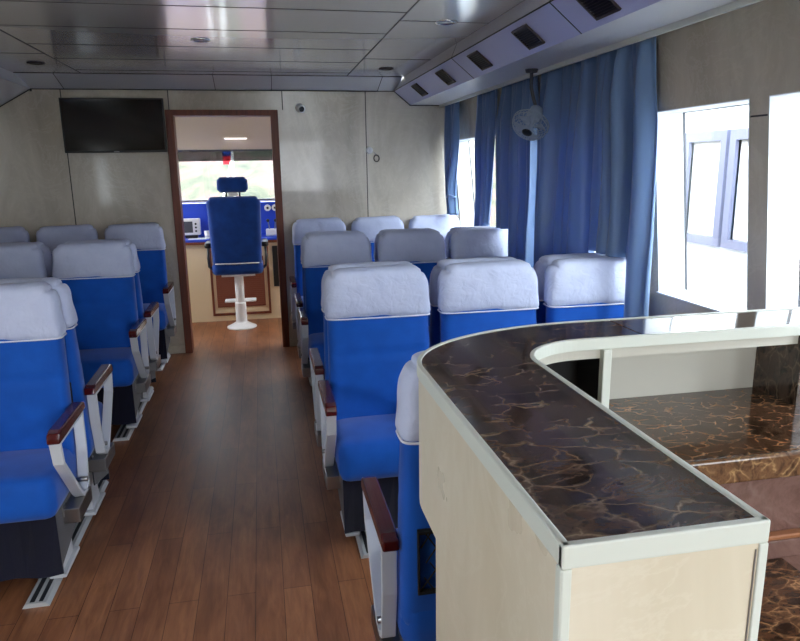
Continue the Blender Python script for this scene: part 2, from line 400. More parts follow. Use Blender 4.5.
# ------------------------------------------------------------------ passenger seats
def lean(p, k=.075, z0=.42):          # backrest leans back (towards +Y) as it rises
    return Vector((p.x, p.y + (p.z-z0)*k, p.z))
def wr(p, amp, f, seed):
    n = noise.noise_vector(Vector((p.x*f+seed, p.y*f, p.z*f)))
    return p + n*amp
def make_seat(side, hook):
    t = thing('passenger_seat', 'blue seat', 'seat', (0, 0, 0), 0, 'passenger seats')
    HW = .219
    # backrest: centre plane y = -.11 at seat level, top back face near y = 0
    def fb(p):
        q = lean(Vector((p.x, p.y-.107, p.z)))
        if p.y < 0:
            q.y += .007*math.exp(-((p.z-.735)/.014)**2)         # stitched crease
            q.y -= .014*max(0, (abs(p.x)-.13)/.09)**2*max(0, min(1, (.84-p.z)/.08))   # side bolsters
        return q
    b = B(); cushion(b, outline(HW, HW-.006, .36, 1.078, .075, .03), .088, .03, .010, .004, 14, fb)
    back = obj('backrest', b, M['blue'], t, smooth=True)
    # headrest cover: slips over the top of the backrest, open at the bottom
    def fc(p):
        q = lean(Vector((p.x, p.y-.107, p.z)))
        q = wr(q, .008, 6, 3.1); q = wr(q, .004, 16, 8.2); return q
    b = B(); cushion(b, outline(HW+.003, HW-.003, .880, 1.090, .08, .006), .108, .03, .012, .006, 20, fc)
    cov = obj('headrest_cover', b, M['cover'], t, smooth=True)
    b = B(); pts = []
    for i in range(40):
        a = 2*PI*i/40; c, s_ = math.cos(a), math.sin(a)
        x = (HW+.001)*math.copysign(abs(c)**.25, c); yv = .055*math.copysign(abs(s_)**.35, s_)
        pts.append(lean(Vector((x, yv-.107, .8865))))
    tube(b, pts, .0032, 6, True); obj('cover_hem', b, M['piping'], cov, smooth=True)
    # seat cushion, built standing and laid down
    def fs(p):
        y = -.43+(p.z-.0); z = .377-p.y
        q = Vector((p.x, y, z))
        if p.y < 0: q.z += .012*math.sin(max(0, min(1, (p.z)/.36))*PI)
        return q
    b = B(); cushion(b, outline(HW, HW, 0, .37, .03, .035), .155, .035, .008, 0, 10, fs)
    obj('seat_cushion', b, M['blue'], t, smooth=True)
    b = B()
    n = 10
    for sx in range(n):
        x0, x1 = -.205+.41*sx/n, -.205+.41*(sx+1)/n
        d0, d1 = .005*math.sin(sx*1.3), .005*math.sin((sx+1)*1.3)
        hexa(b, [(x0, -.392+d0*2, .07), (x1, -.392+d1*2, .07), (x1, -.384+d1*2, .07), (x0, -.384+d0*2, .07), (x0, -.392, .31), (x1, -.392, .31), (x1, -.384, .31), (x0, -.384, .31)])
    for s_ in (-1, 1): hexa(b, [(s_*.205, -.39, .10), (s_*.201, -.39, .10), (s_*.201, -.13, .16), (s_*.205, -.13, .16), (s_*.205, -.39, .31), (s_*.201, -.39, .31), (s_*.201, -.13, .31), (s_*.205, -.13, .31)])
    bmesh.ops.remove_doubles(b, verts=b.verts, dist=.0001)
    obj('seat_skirt', b, M['navy'], t)
    # frame under the seat: beam + foot on the floor rail
    for yv in (-.30, -.16):
        b = B(); box(b, -.21, .21, yv-.018, yv+.018, .255, .295); obj('seat_beam', b, M['steel'], t, bev=.003)
    xa = side*.243
    b = B(); prism(b, [(-.30, .03), (-.16, .03), (-.15, .30), (-.31, .30), (-.245, .20)], 0, side*.165-.014, side*.165+.014)
    box(b, side*.165-.03, side*.165+.03, -.33, -.13, .018, .034)
    obj('foot', b, M['armwhite'], t, bev=.004)
    # arm: flat bar folded into a V, maroon pad on top
    b = B(); x0, x1 = xa-.019, xa+.019
    prof = [(-.425, .59), (-.10, .59), (-.105, .45), (-.135, .305), (-.17, .285), (-.215, .285), (-.245, .31), (-.405, .50)]
    inn = [(-.405, .578), (-.116, .578), (-.12, .45), (-.150, .318), (-.176, .30), (-.21, .30), (-.234, .32), (-.392, .505)]
    A = [[b.verts.new((x, y, z)) for y, z in pr_] for x in (x0, x1) for pr_ in (prof, inn)]
    nn = len(prof)
    for i in range(nn):
        j = (i+1) % nn
        b.faces.new((A[0][i], A[0][j], A[1][j], A[1][i])); b.faces.new((A[2][i], A[3][i], A[3][j], A[2][j]))
        b.faces.new((A[0][i], A[2][i], A[2][j], A[0][j])); b.faces.new((A[1][i], A[1][j], A[3][j], A[3][i]))
    fr_ = obj('arm_frame', b, M['armwhite'], t, bev=.002)
    b = B(); prism(b, [(-.435, .586), (-.435, .605), (-.427, .622), (-.40, .630), (-.10, .626), (-.075, .618), (-.07, .590)], 0, xa-.0215, xa+.0215)
    obj('arm_pad', b, M['pad'], fr_, bev=.006, seg=3)
    b = B(); cyl(b, (x0-.004, -.17, .335), (x1+.004, -.17, .335), .009); obj('bolt', b, M['steel'], fr_, smooth=True)
    b = B(); box(b, side*.15, xa+side*.02, -.31, -.12, .225, .284); obj('arm_bracket', b, M['steel'], t, bev=.004)
    # netted pocket on the back of the seat
    pk = B()
    zl, zh, pw = .485, .655, .18
    def yb(z): return -.107+(z-.42)*.075+.044+.009
    fp = [(-pw, yb(zl), zl), (pw, yb(zl), zl), (pw+.004, yb(zh), zh), (-pw-.004, yb(zh), zh)]
    tube(pk, [fp[0], fp[1], fp[2], fp[3]], .008, 6, True)
    po = obj('net_pocket', pk, M['netting'], t)
    pk = B(); n = 9
    for i in range(-3, n+1):
        for sg in (1, -1):
            x0_ = -pw+2*pw*i/n; pts = []
            for q in range(5):
                xx = x0_+ (q/4)*.11; z = zl+(zh-zl)*q/4
                xx = xx if sg > 0 else -xx
                if -pw <= xx <= pw: pts.append((xx, yb(z)+.004*math.sin(q*PI/4), z))
            if len(pts) > 1: tube(pk, pts, .0022, 4)
    obj('netting', pk, M['netting'], po)
    return t
protoL = make_seat(-1, 0)      # arm on its own left as seen from its front (local -x)
protoR = make_seat(+1, 0)
used = {}
def place(x, y, away, side, label, group):
    proto = protoR if side > 0 else protoL
    rz = PI if away else 0
    if side not in used:
        used[side] = 1; proto.location = (x, y, 0); proto.rotation_euler = (0, 0, rz); proto['label'] = label; proto['group'] = group; return proto
    return dup(proto, (x, y, 0), rz, label, group)
XR = (.456, .946, 1.436); XLs = (-.987, -1.477, -1.967)
posn = {'R': ('aisle seat', 'middle seat', 'curtain side seat'), 'L': ('aisle seat', 'middle seat', 'outermost seat')}
rowsR = [(2.85, 0, 'front row of seats behind the bar counter, facing the camera'), (2.866, 1, 'facing away back to back behind the front right row'),
         (4.40, 0, 'second row on the right, facing the camera'), (4.416, 1, 'facing away back to back behind the second right row'),
         (5.72, 0, 'last right row, standing against the bulkhead')]
rowsL = [(2.80, 0, 'nearest left row, facing the camera'), (2.816, 1, 'facing away back to back behind the nearest left row'),
         (4.33, 0, 'second left row, facing the camera'), (4.346, 1, 'facing away back to back behind the second left row'),
         (5.72, 0, 'last left row under the television wall')]
for y, away, txt in rowsR:
    for i, x in enumerate(XR):
        place(x, y, away, (1 if away else -1), 'blue %s, %s' % (posn['R'][i], txt), 'blue passenger seats with white headrest covers')
for y, away, txt in rowsL:
    for i, x in enumerate(XLs):
        place(x, y, away, (-1 if away else 1), 'blue %s, %s' % (posn['L'][i], txt), 'blue passenger seats with white headrest covers')
place(.503, 1.385, 1, 1, 'blue seat seen from behind with black net pocket, beside the bar counter', 'blue passenger seats with white headrest covers')

# floor rails under the seats
def rail(x, y0, y1, label):
    t = thing('floor_rail', label, 'rail', (x, (y0+y1)/2, 0), 0, 'aluminium seat rails'); h = (y1-y0)/2
    b = B(); prism(b, [(-.045, 0), (.045, 0), (.034, .016), (-.034, .016)], 1, -h, h); obj('rail_bar', b, M['alu'], t)
    b = B(); box(b, -.022, -.006, -h+.01, h-.01, .0155, .0172); box(b, .008, .022, -h+.01, h-.01, .0155, .0172); obj('rail_groove', b, M['aludark'], t)
rail(-.86, 2.33, 3.32, 'aluminium floor rail under the nearest left pair of seat rows')
rail(-.86, 3.86, 4.82, 'aluminium floor rail under the second left pair of seat rows')
rail(-.86, 5.25, 5.73, 'short aluminium floor rail under the last left row')
rail(.35, 2.38, 3.34, 'aluminium floor rail under the front right pair of seat rows')
rail(.35, 3.92, 4.88, 'aluminium floor rail under the second right pair of seat rows')
rail(.35, 5.25, 5.73, 'short aluminium floor rail under the last right row')
rail(.40, 1.05, 1.92, 'aluminium floor rail under the seat beside the bar counter')

# ------------------------------------------------------------------ bar counter
CZ = 1.165
ct = thing('bar_counter', 'curved bar counter with dark marble top, pale edging and cream marble side panels', 'counter', (.2525, .508, 0))
ct_off = Vector((-.2525, -.508, 0))
XO, YN, XI = .2475, .511, .461            # outer left face, near end, inner left face
YO, YI = 1.347, 1.192                     # outer and inner faces of the far arm
XE = 1.60
def opath(ins=0, n=20):
    cx, cy, rx, ry = .66, 1.085, .66-XO-ins, YO-1.085-ins
    p = [(XO+ins, YN)] + [(cx-rx*math.cos(a), cy+ry*math.sin(a)) for a in [PI/2*i/n for i in range(n+1)]] + [(XE, YO-ins)]
    return p
def ipath(ins=0, n=20):
    cx, cy, rx, ry = .60, 1.075, .60-XI+ins, YI-1.075+ins
    return [(XI-ins, YN)] + [(cx-rx*math.cos(a), cy+ry*math.sin(a)) for a in [PI/2*i/n for i in range(n+1)]] + [(XE, YI+ins)]
def strip(P, Q, z0, z1, bm=None):
    """solid ribbon between two matching paths"""
    b = bm or B(); n = len(P)
    V = [[b.verts.new((p[0], p[1], z)) for p in L] for z in (z0, z1) for L in (P, Q)]
    for i in range(n-1):
        b.faces.new((V[0][i], V[0][i+1], V[1][i+1], V[1][i])); b.faces.new((V[2][i], V[3][i], V[3][i+1], V[2][i+1]))
        b.faces.new((V[0][i], V[2][i], V[2][i+1], V[0][i+1])); b.faces.new((V[1][i], V[1][i+1], V[3][i+1], V[3][i]))
    for i in (0, n-1): b.faces.new((V[0][i], V[1][i], V[3][i], V[2][i]))
    return b
def cobj(name, b, m, par=None, **kw):
    for v in b.verts: v.co += ct_off
    return obj(name, b, m, par or ct, **kw)
tw = .009
def cut(path, x): # portion of a path with x<=limit on the far arm
    return path[:-1]+[(x, path[-1][1])]
op, ip = opath(tw), ipath(tw)
near = lambda p: [(p[0][0], YN+tw)]+p[1:]
J1, J2 = .735, .905
cobj('marble_top', strip(near(cut(op, J1-.002)), near(cut(ip, J1-.002)), CZ-.02, CZ-.002), M['marble'])
b = B(); box(b, J1+.002, J2-.002, YI+tw, YO-tw, CZ-.02, CZ-.002); cobj('marble_top', b, M['marble'])
b = B(); box(b, J2+.002, XE, YI+tw, YO-tw, CZ-.02, CZ-.002); cobj('marble_top', b, M['marble'])
ZT = CZ-.024
cobj('outer_edging', strip(opath(0), opath(tw), ZT, CZ), M['trim'], bev=.002)
cobj('inner_edging', strip(ipath(0), ipath(tw), ZT, CZ), M['trim'], bev=.002)
b = B(); box(b, XO, XI, YN-.0005, YN+tw, ZT, CZ); cobj('end_edging', b, M['trim'], bev=.002)
# structural deck under the stone
cobj('deck_board', strip(near(opath(.012)), near(ipath(.012)), CZ-.045, CZ-.0205), M['greypanel'])
# outer cream panel: full height along the aisle up to the notch, hanging panel round the curve
YK = .984
b = B(); box(b, XO+.003, XO+.018, YN+.003, YK, 0, ZT); cobj('aisle_panel', b, M['cream'])
pa = [(XO+.003, YK)]+opath(.003)[1:-1]+[(.76, YO-.003)]; pb = [(XO+.018, YK)]+opath(.018)[1:-1]+[(.76, YO-.018)]
cobj('curved_panel', strip(pa, pb, .90, ZT), M['cream'])
pc = [(XO+.0185, YK)]+opath(.0185)[1:-1]+[(.664, YO-.0185)]; pd = [(XO+.022, YK)]+opath(.022)[1:-1]+[(.664, YO-.022)]
cobj('curved_lining', strip(pc, pd, .92, ZT-.022), M['void'])  # dark sheet added over the cream so the recess looks shaded
b = B(); box(b, .76, XE, YO-.018, YO-.003, 0, ZT); cobj('far_panel', b, M['cream'])
b = B(); box(b, XO+.018, .76, YK-.015, YK, 0, .90); box(b, .745, .76, YK, YO-.018, 0, .90); prism(b, [(.745, YK), (XO+.019, YK)]+opath(.019)[1:-1]+[(.745, YO-.019)], 2, .902, .914); cobj('recess_panel', b, M['void'])
# end panel
b = B(); box(b, XO+.010, XI-.010, YN+.001, YN+.015, 0, ZT); cobj('end_panel', b, M['cream'])
b = B()
box(b, XO, XO+.010, YN-.001, YN+.012, 0, ZT); box(b, XI-.010, XI, YN-.001, YN+.012, 0, ZT); box(b, XO-.001, XO+.0028, YN, YN+.012, 0, ZT)
cobj('corner_edging', b, M['trim'], bev=.0015)
b = B(); box(b, XI-.0135, XI-.0125, YN-.0003, YN+.002, 0, ZT-.006); cobj('edging_groove', b, M['steel'])
b = B(); box(b, XI-.018, XI-.003, YN+.015, 1.04, 0, ZT); cobj('inner_panel', b, M['cream'])
# service side: post, back panel of the recess, dark side panel, worktop, fronts
b = B(); box(b, .646, .664, YI-.002, YI+.016, .985, ZT); cobj('post', b, M['trim'], bev=.002)
b = B(); box(b, .668, 1.10, YO-.024, YO-.0185, .985, ZT-.02); cobj('recess_back', b, M['greypanel'])
b = B(); box(b, .66, .668, YI+.016, YO-.0185, .985, ZT-.02); cobj('recess_side', b, M['void'])
b = B(); box(b, 1.10, XE, YI-.002, YO-.0185, .985, ZT-.0); cobj('side_cabinet', b, M['marble'])
WZ = .985
b = B(); box(b, .50, XE, .995, YO-.018, WZ-.02, WZ); cobj('worktop', b, M['marble2'], bev=.003)
b = B(); box(b, .50, XE, .982, .9955, WZ-.048, WZ+.0005); cobj('worktop_edge', b, M['marble3'], bev=.005, seg=3)
b = B(); box(b, .48, XE, 1.03, 1.045, 0, WZ-.02); cobj('front_panel', b, M['pinkbrown'])
b = B(); box(b, .48, XE, 1.012, 1.03, .79, .801); cobj('wood_rail', b, M['orangewood'], bev=.003)
b = B(); box(b, .48, XE, 1.012, 1.03, .7505, .79); cobj('stone_rail', b, M['pinkbrown'], bev=.003)
b = B(); box(b, XI-.003, .95, YN+.05, 1.029, .728, .75); cobj('low_shelf', b, M['marble2'], bev=.002)
b = B(); box(b, .93, .945, YN+.06, 1.029, 0, .728); cobj('shelf_panel', b, M['marble'])

# ------------------------------------------------------------------ curtains
def curtain(name, label, y0, y1, zb, x0=1.555, nf=8, amp=.022, seed=0, edge=None, tie=None, low=None, group='blue curtains along the windows'):
    t = thing(name, label, 'curtain', (x0, (y0+y1)/2, 1.985), 0, group)
    cy = (y0+y1)/2; nu, nv = nf*12, 44; b = B(); grid = []
    for j in range(nv+1):
        row = []
        for i in range(nu+1):
            u = i/nu; v = j/nv
            y = y0+(y1-y0)*u
            zlow = low(y) if low else zb
            z = 1.985+(zlow-1.985)*v
            ph = u*nf*2*PI+.9*math.sin(u*17+seed)+.25*math.sin(v*3+u*9+seed)
            a = amp*(.45+.55*min(1, v*4))*(1+.45*math.sin(u*nf*2.3+seed*2))
            x = a*math.sin(ph)+.25*a*math.sin(ph*2.1+seed+v*2)
            y += .35*a*math.cos(ph)*min(1, v*3)
            if v < .06: x += .004*math.sin(ph*3)
            if edge: y = edge(y, u, z)
            if tie:
                zt, wid, yc, pull = tie
                k_ = 1-math.exp(-((z-zt)/.28)**2)
                k_ = pull+(1-pull)*k_
                y = yc+(y-yc)*k_
                x = x*(.5+.9*(1-k_)+.3)
            x += .012*(noise.noise((y*2, z*2.2, seed)))
            x += .07*0
            row.append(b.verts.new((x, y-cy, z-1.985)))
        grid.append(row)
    for j in range(nv):
        for i in range(nu): b.faces.new((grid[j][i], grid[j][i+1], grid[j+1][i+1], grid[j+1][i]))
    o = obj('curtain_cloth', b, M['curtain'], t, smooth=True)
    s = o.modifiers.new('thick', 'SOLIDIFY'); s.thickness = .0025
    return t
def lowfn(backs):
    def f(y):
        for a in backs:
            if a-.19 < y < a+.165: return 1.092
        return .70
    return f
# large curtain over the two middle windows, in two panels that leave a narrow bright gap
curtain('curtain', 'wide blue satin curtain hanging beside the large uncovered window', 2.56, 3.697, .7, nf=9, amp=.040, seed=1.3,
        edge=lambda y, u, z: y+max(0, (.5-u))*2*(.05*max(0, min(1, (z-1.2)/.6))), low=lowfn([2.86]))
curtain('curtain', 'blue satin curtain panel left of the wall fan, hanging behind the second right row', 3.775, 4.36, .7, nf=6, amp=.03, seed=4.1,
        edge=lambda y, u, z: y, low=lowfn([4.41]))
curtain('curtain', 'narrow blue curtain with a bright slit on its right, third from the bulkhead corner', 4.48, 4.84, .7, nf=4, amp=.024, seed=2.2,
        edge=lambda y, u, z: y+(1-u)*.17*max(0, min(1, (1.75-z)/.9)), low=lowfn([4.41]))
c = curtain('curtain', 'narrow tied-back blue curtain in the bulkhead corner', 5.32, 5.70, .7, x0=1.545, low=lambda y: 1.10, nf=4, amp=.02, seed=.4, tie=(1.25, .3, 5.58, .35))
b = B(); tube(b, [(.035*math.cos(a), 5.60-5.585+.055*math.sin(a), 1.25-1.985+.006*math.sin(a*2)) for a in [2*PI*i/20 for i in range(20)]], .008, 6, True); obj('tie_band', b, M['curtain'], c, smooth=True)
curtain('curtain', 'edge of a bunched blue curtain at the far right of the photo', 1.55, 1.74, 1.66, x0=1.565, nf=4, amp=.02, seed=3.3)

# ------------------------------------------------------------------ things on the ceiling and walls
def vent(y, label):
    t = thing('ceiling_vent', label, 'vent', (1.187, y, 2.0447), 0, 'vents in the sloping panel')
    ang = math.atan2(-.11, .137); rot = Matrix.Rotation(-ang, 4, 'Y')
    def P(b):
        bmesh.ops.transform(b, matrix=rot, verts=b.verts); return b
    wy, wx_ = .085, .058
    b = B(); box(b, -wx_, wx_, -wy, -wy+.012, -.009, 0); box(b, -wx_, wx_, wy-.012, wy, -.009, 0); box(b, -wx_, -wx_+.012, -wy+.012, wy-.012, -.009, 0); box(b, wx_-.012, wx_, -wy+.012, wy-.012, -.009, 0)
    obj('vent_frame', P(b), M['bronze'], t, bev=.001)
    b = B(); box(b, -wx_+.011, wx_-.011, -wy+.011, wy-.011, -.002, -.0005); obj('vent_back', P(b), M['black'], t)
    b = B()
    for i in range(8):
        x = -.042+i*.0112; hexa(b, [(x, -wy+.012, -.008), (x+.002, -wy+.012, -.008), (x+.002, wy-.012, -.008), (x, wy-.012, -.008), (x+.005, -wy+.012, -.003), (x+.007, -wy+.012, -.003), (x+.007, wy-.012, -.003), (x+.005, wy-.012, -.003)])
    obj('vent_slats', P(b), M['bronze'], t)
for y, l in ((2.36, 'dark ceiling vent nearest the camera, cut by the top edge of the photo'), (3.00, 'second dark ceiling vent from the camera'), (3.68, 'third dark ceiling vent from the camera'), (4.38, 'fourth dark ceiling vent from the camera'), (5.10, 'smallest dark ceiling vent, nearest the bulkhead')):
    vent(y, l)
def downlight(x, y, label, ring, lens):
    t = thing('ceiling_light', label, 'light', (x, y, ZC), 0, 'recessed ceiling lights')
    b = B(); lathe(b, [(.036, -.001), (.038, -.006), (.05, -.007), (.054, -.003), (.054, -.0005)], 32); obj('light_ring', b, M[ring], t, smooth=True)
    b = B(); lathe(b, [(0, -.002), (.037, -.002), (.037, -.0007), (0, -.0007)], 32); obj('light_lens', b, M[lens], t)
downlight(-.27, 4.06, 'chrome ringed ceiling light above the aisle', 'chrome', 'cove')
downlight(.93, 3.43, 'chrome ringed ceiling light beside the sloping vent panel', 'chrome', 'cove')
downlight(.93, 5.05, 'dark round ceiling light in the right corner by the bulkhead', 'bronze', 'black')
downlight(-1.37, 5.0, 'dark round ceiling light in the left corner by the bulkhead', 'bronze', 'black')

# television
t = thing('television', 'black flat television mounted on the bulkhead left of the door', 'television', (-1.06, YB-.02, 1.63))
b = B(); box(b, -.37, .37, -.055, -.022, 0, .40); obj('tv_case', b, M['black'], t, bev=.004)
b = B(); box(b, -.358, .358, -.0565, -.055, .016, .388); obj('screen', b, M['tv'], t)
b = B(); box(b, -.02, .02, -.0562, -.055, .004, .010); obj('maker_badge', b, M['steel'], t)
b = B(); box(b, -.15, .15, -.022, .02, .10, .30); obj('wall_bracket', b, M['black'], t)
# security camera
t = thing('security_camera', 'small white round security camera on the bulkhead right of the door', 'camera', (.345, YB, 1.955))
b = B(); cyl(b, (0, 0, .012), (0, -.02, .012), .034, .03, 28); obj('mount_base', b, M['white'], t, smooth=False, bev=.003)
b = B(); cyl(b, (0, -.018, .008), (.012, -.075, -.004), .033, .031, 28); obj('camera_body', b, M['white'], t, bev=.004)
b = B(); cyl(b, (.012, -.0745, -.004), (.0135, -.079, -.0055), .022, .020, 28); obj('lens_cover', b, M['tv'], t, bev=.001)
# small wall fittings
t = thing('wall_switch', 'small white round fitting on the bulkhead joint', 'switch', (.905, YB, 1.63))
b = B(); cyl(b, (0, 0, 0), (0, -.018, 0), .03, .026, 24); obj('switch_plate', b, M['white'], t, bev=.003)
b = B(); box(b, -.008, .008, -.024, -.017, -.014, .014); obj('switch_key', b, M['armwhite'], t, bev=.002)
t = thing('wall_ring', 'small grey ring hanging beside the white wall fitting', 'ring', (.962, YB-.008, 1.565))
b = B(); tube(b, [(.022*math.cos(a), 0, .027*math.sin(a)) for a in [2*PI*i/28 for i in range(28)]], .0045, 8, True); obj('ring_loop', b, M['bronze'], t, smooth=True)
b = B(); cyl(b, (-.005, .008, .032), (-.005, -.008, .032), .005); tube(b, [(-.005, -.004, .03), (-.02, -.002, .05), (-.045, .0, .055)], .002, 6); obj('ring_hook', b, M['steel'], t)
# oscillating fan hung in front of the curtain
t = thing('wall_fan', 'small round blue-grey fan hanging in front of the blue curtains', 'fan', (1.43, 3.56, 1.70))
tilt = Vector((-.50, -.42, -.76)).to_track_quat('Z', 'Y').to_matrix().to_4x4()
def F(b): bmesh.ops.transform(b, matrix=tilt, verts=b.verts); return b
b = B()
for r, z in ((.098, 0), (.09, .02), (.078, .032), (.064, .04), (.05, .045), (.036, .047), (.098, -.02), (.08, -.04), (.055, -.05)):
    tube(b, [(r*math.cos(a), r*math.sin(a), z) for a in [2*PI*i/36 for i in range(36)]], .003 if r > .095 else .0018, 5, True)
for i in range(28):
    a = 2*PI*i/28; c_, s_ = math.cos(a), math.sin(a)
    tube(b, [(r*c_, r*s_, z) for r, z in ((.028, .048), (.05, .046), (.078, .034), (.09, .021), (.099, 0), (.098, -.02), (.08, -.041), (.03, -.054))], .0014, 4)
obj('fan_cage', F(b), M['grey'], t)
b = B(); lathe(b, [(0, .055), (.02, .054), (.028, .048), (.026, .043), (0, .042)], 24); obj('cage_badge', F(b), M['black'], t, smooth=True)
for i in range(4):
    b = B(); a0 = PI/2*i; L0 = []
    for r in (.015, .03, .05, .07, .082):
        for da in (-.45, -.2, .05, .3):
            w_ = (.7+r*4)*da; L0.append(b.verts.new((r*math.cos(a0+w_), r*math.sin(a0+w_), .012+.016*da)))
    for q in range(4):
        for p in range(3): b.faces.new((L0[q*4+p], L0[q*4+p+1], L0[q*4+p+5], L0[q*4+p+4]))
    o = obj('blade', F(b), M['grey'], t, smooth=True); o.modifiers.new('thick', 'SOLIDIFY').thickness = .002
b = B(); lathe(b, [(0, .022), (.016, .02), (.018, 0), (.018, -.05), (.036, -.055), (.04, -.08), (.034, -.115), (.02, -.125), (0, -.126)], 24); obj('motor', F(b), M['grey'], t, smooth=True)
b = B(); pb_ = (tilt @ Vector((0, 0, -.11))); tube(b, [pb_, pb_+Vector((-.02, 0, .06)), (.02, pb_.y, .2), (.02, pb_.y, .285)], .009, 10); cyl(b, (.02, pb_.y, .275), (.02, pb_.y, .292), .03, .035, 24); obj('fan_arm', b, M['winframe'], t, smooth=False)

# ------------------------------------------------------------------ wheelhouse beyond the door
WY = 7.4
b = B(); box(b, -2.3, 2.0, WY, WY+.08, 0, 1.17); box(b, -2.3, 2.0, WY, WY+.08, 1.69, 2.2); box(b, -2.3, -1.3, WY, WY+.08, 1.17, 1.69); box(b, 1.3, 2.0, WY, WY+.08, 1.17, 1.69)
S('wall_wheelhouse_front', b, M['wheelwall'])
b = B()
for x0, x1 in ((-1.9, -1.82), (1.72, 1.8)):
    box(b, x0, x1, YB+.09, WY, 0, 1.1); box(b, x0, x1, YB+.09, WY, 1.75, 2.2); box(b, x0, x1, YB+.09, YB+.25, 1.1, 1.75); box(b, x0, x1, WY-.15, WY, 1.1, 1.75)
S('wall_wheelhouse_sides', b, M['wheelwall'])
S('ceiling_wheelhouse', box(B(), -1.9, 1.8, YB+.09, WY, 2.14, 2.2), M['wheelwall'])
b = B(); box(b, -1.3, 1.3, WY+.02, WY+.06, 1.17, 1.185); box(b, -1.3, 1.3, WY+.02, WY+.06, 1.675, 1.69); box(b, -1.3, -1.28, WY+.02, WY+.06, 1.185, 1.675); box(b, 1.28, 1.3, WY+.02, WY+.06, 1.185, 1.675)
w9 = S('window_9', b, M['winframe'])
obj('window_pane', box(B(), -1.28, 1.28, WY+.038, WY+.042, 1.185, 1.675), M['glass'], w9)
obj('sun_strip', box(B(), -1.28, 1.28, WY+.030, WY+.032, 1.575, 1.675), M['sunstrip'], w9)
# console
t = thing('helm_console', 'cream helm console with blue top and louvred door, beyond the doorway', 'console', (-.25, 6.92, 0))
b = B(); box(b, -1.45, 1.3, 0, .44, 0, .80); obj('console_body', b, M['cabcream'], t)
b = B(); box(b, -1.46, 1.31, -.03, .30, .80, .826); box(b, -1.46, 1.31, .29, .46, .80, 1.16); obj('console_top', b, M['consoleblue'], t, bev=.004)
b = B(); box(b, -1.46, 1.31, -.032, -.02, .775, .802); obj('console_lip', b, M['brownwood'], t)
b = B(); x0, x1, z0, z1 = -.285, .29, .055, .765
for a in ((x0, x1, z0, z0+.025), (x0, x1, z1-.025, z1), (x0, x0+.022, z0+.025, z1-.025), (x1-.022, x1, z0+.025, z1-.025)): box(b, a[0], a[1], -.014, -.0005, a[2], a[3])
dfr = obj('door_frame', b, M['brownwood'], t, bev=.002)
b = B(); box(b, -.235, .238, -.012, -.0008, .14, .645)
for i in range(24): box(b, -.228, .231, -.016, -.012, .15+i*.0206, .150+i*.0206+.011)
obj('louvre', b, M['louver'], t)
b = B(); box(b, .33, .40, -.012, -.0005, .33, .74); obj('dark_panel', b, M['black'], t)
# instruments
t = thing('radar_display', 'grey instrument display on the blue console left of the pilot chair', 'display', (-.70, 7.10, .828))
b = B(); box(b, -.09, .09, -.04, .06, .03, .19); obj('display_case', b, M['white'], t, bev=.008)
b = B(); box(b, -.07, .02, -.043, -.04, .055, .165); obj('screen', b, M['winframe'], t)
b = B(); box(b, -.06, .06, -.03, .05, 0, .03); obj('stand', b, M['black'], t)
b = B()
for i in range(3): cyl(b, (.05, -.04, .07+i*.035), (.05, -.047, .07+i*.035), .010, n=12)
obj('knobs', b, M['black'], t)
for i, (x, l) in enumerate(((.06, 'white round gauge on the blue console, right of the pilot chair'), (.135, 'white round gauge on the blue console next to the door jamb'))):
    t = thing('gauge', l, 'gauge', (x, 7.208, 1.10), 0, 'round gauges on the console')
    b = B(); cyl(b, (0, 0, 0), (0, -.02, 0), .034, .032, 24); obj('dial', b, M['white'], t, bev=.002)
    b = B(); cyl(b, (0, -.02, 0), (0, -.022, 0), .012, n=16); obj('needle_cap', b, M['black'], t)
t = thing('throttle_lever', 'white and steel throttle lever on the console right of the pilot chair', 'lever', (.09, 7.05, .828))
b = B(); box(b, -.06, .06, -.05, .06, 0, .07); obj('lever_box', b, M['white'], t, bev=.012)
b = B(); tube(b, [(-.02, 0, .06), (-.03, -.02, .12), (-.035, -.03, .155)], .006, 8); tube(b, [(.03, 0, .06), (.035, -.02, .12), (.04, -.03, .155)], .006, 8); obj('lever_arm', b, M['steel'], t)
for kx in (-.035, .04):
    b = B(); lathe(b, [(0, .172), (.014, .168), (.017, .155), (.012, .143), (0, .141)], 16, (kx, -.03, 0)); obj('lever_knob', b, M['black'], t, smooth=True)
t = thing('paper_sheet', 'white papers lying on the blue console under the display', 'paper', (-.62, 6.97, .826))
b = B(); box(b, -.1, .07, -.05, .04, .0005, .004); box(b, -.02, .1, -.03, .05, .004, .007); obj('sheets', b, M['whitepaint'], t)
t = thing('console_cup', 'small white cup on the blue console left of the pilot chair', 'cup', (-.545, 7.05, .828))
b = B(); lathe(b, [(0, 0), (.024, 0), (.03, .07), (.027, .07), (.022, .006), (0, .006)], 20); obj('cup_body', b, M['white'], t, smooth=True)
# pilot chair
t = thing('pilot_chair', 'blue high-backed pilot chair on a white pedestal seen through the doorway', 'chair', (-.25, 6.56, 0))
def pl(p):
    q = Vector((p.x, p.y-.02, p.z)); q.y -= (p.z-.6)*.05; return q
b = B(); cushion(b, outline(.225, .245, .60, 1.25, .06, .05), .11, .04, .012, .02, 12, lambda p: pl(Vector((p.x, -p.y, p.z)))); obj('backrest', b, M['pilotblue'], t, smooth=True)
b = B(); tube(b, [pl(Vector((x, -.075+.02*(x/.2)**2, .635))) for x in [(-.20+.4*i/12) for i in range(13)]], .006, 6); obj('piping', b, M['piping'], t, smooth=True)
b = B(); cushion(b, outline(.14, .135, 1.285, 1.425, .035, .035), .085, .03, .01, .01, 8, lambda p: pl(p)); obj('headrest', b, M['pilotblue'], t, smooth=True)
for x in (-.06, .06):
    b = B(); cyl(b, (x, -.055, 1.22), (x, -.06, 1.31), .009); obj('headrest_post', b, M['black'], t, smooth=True)
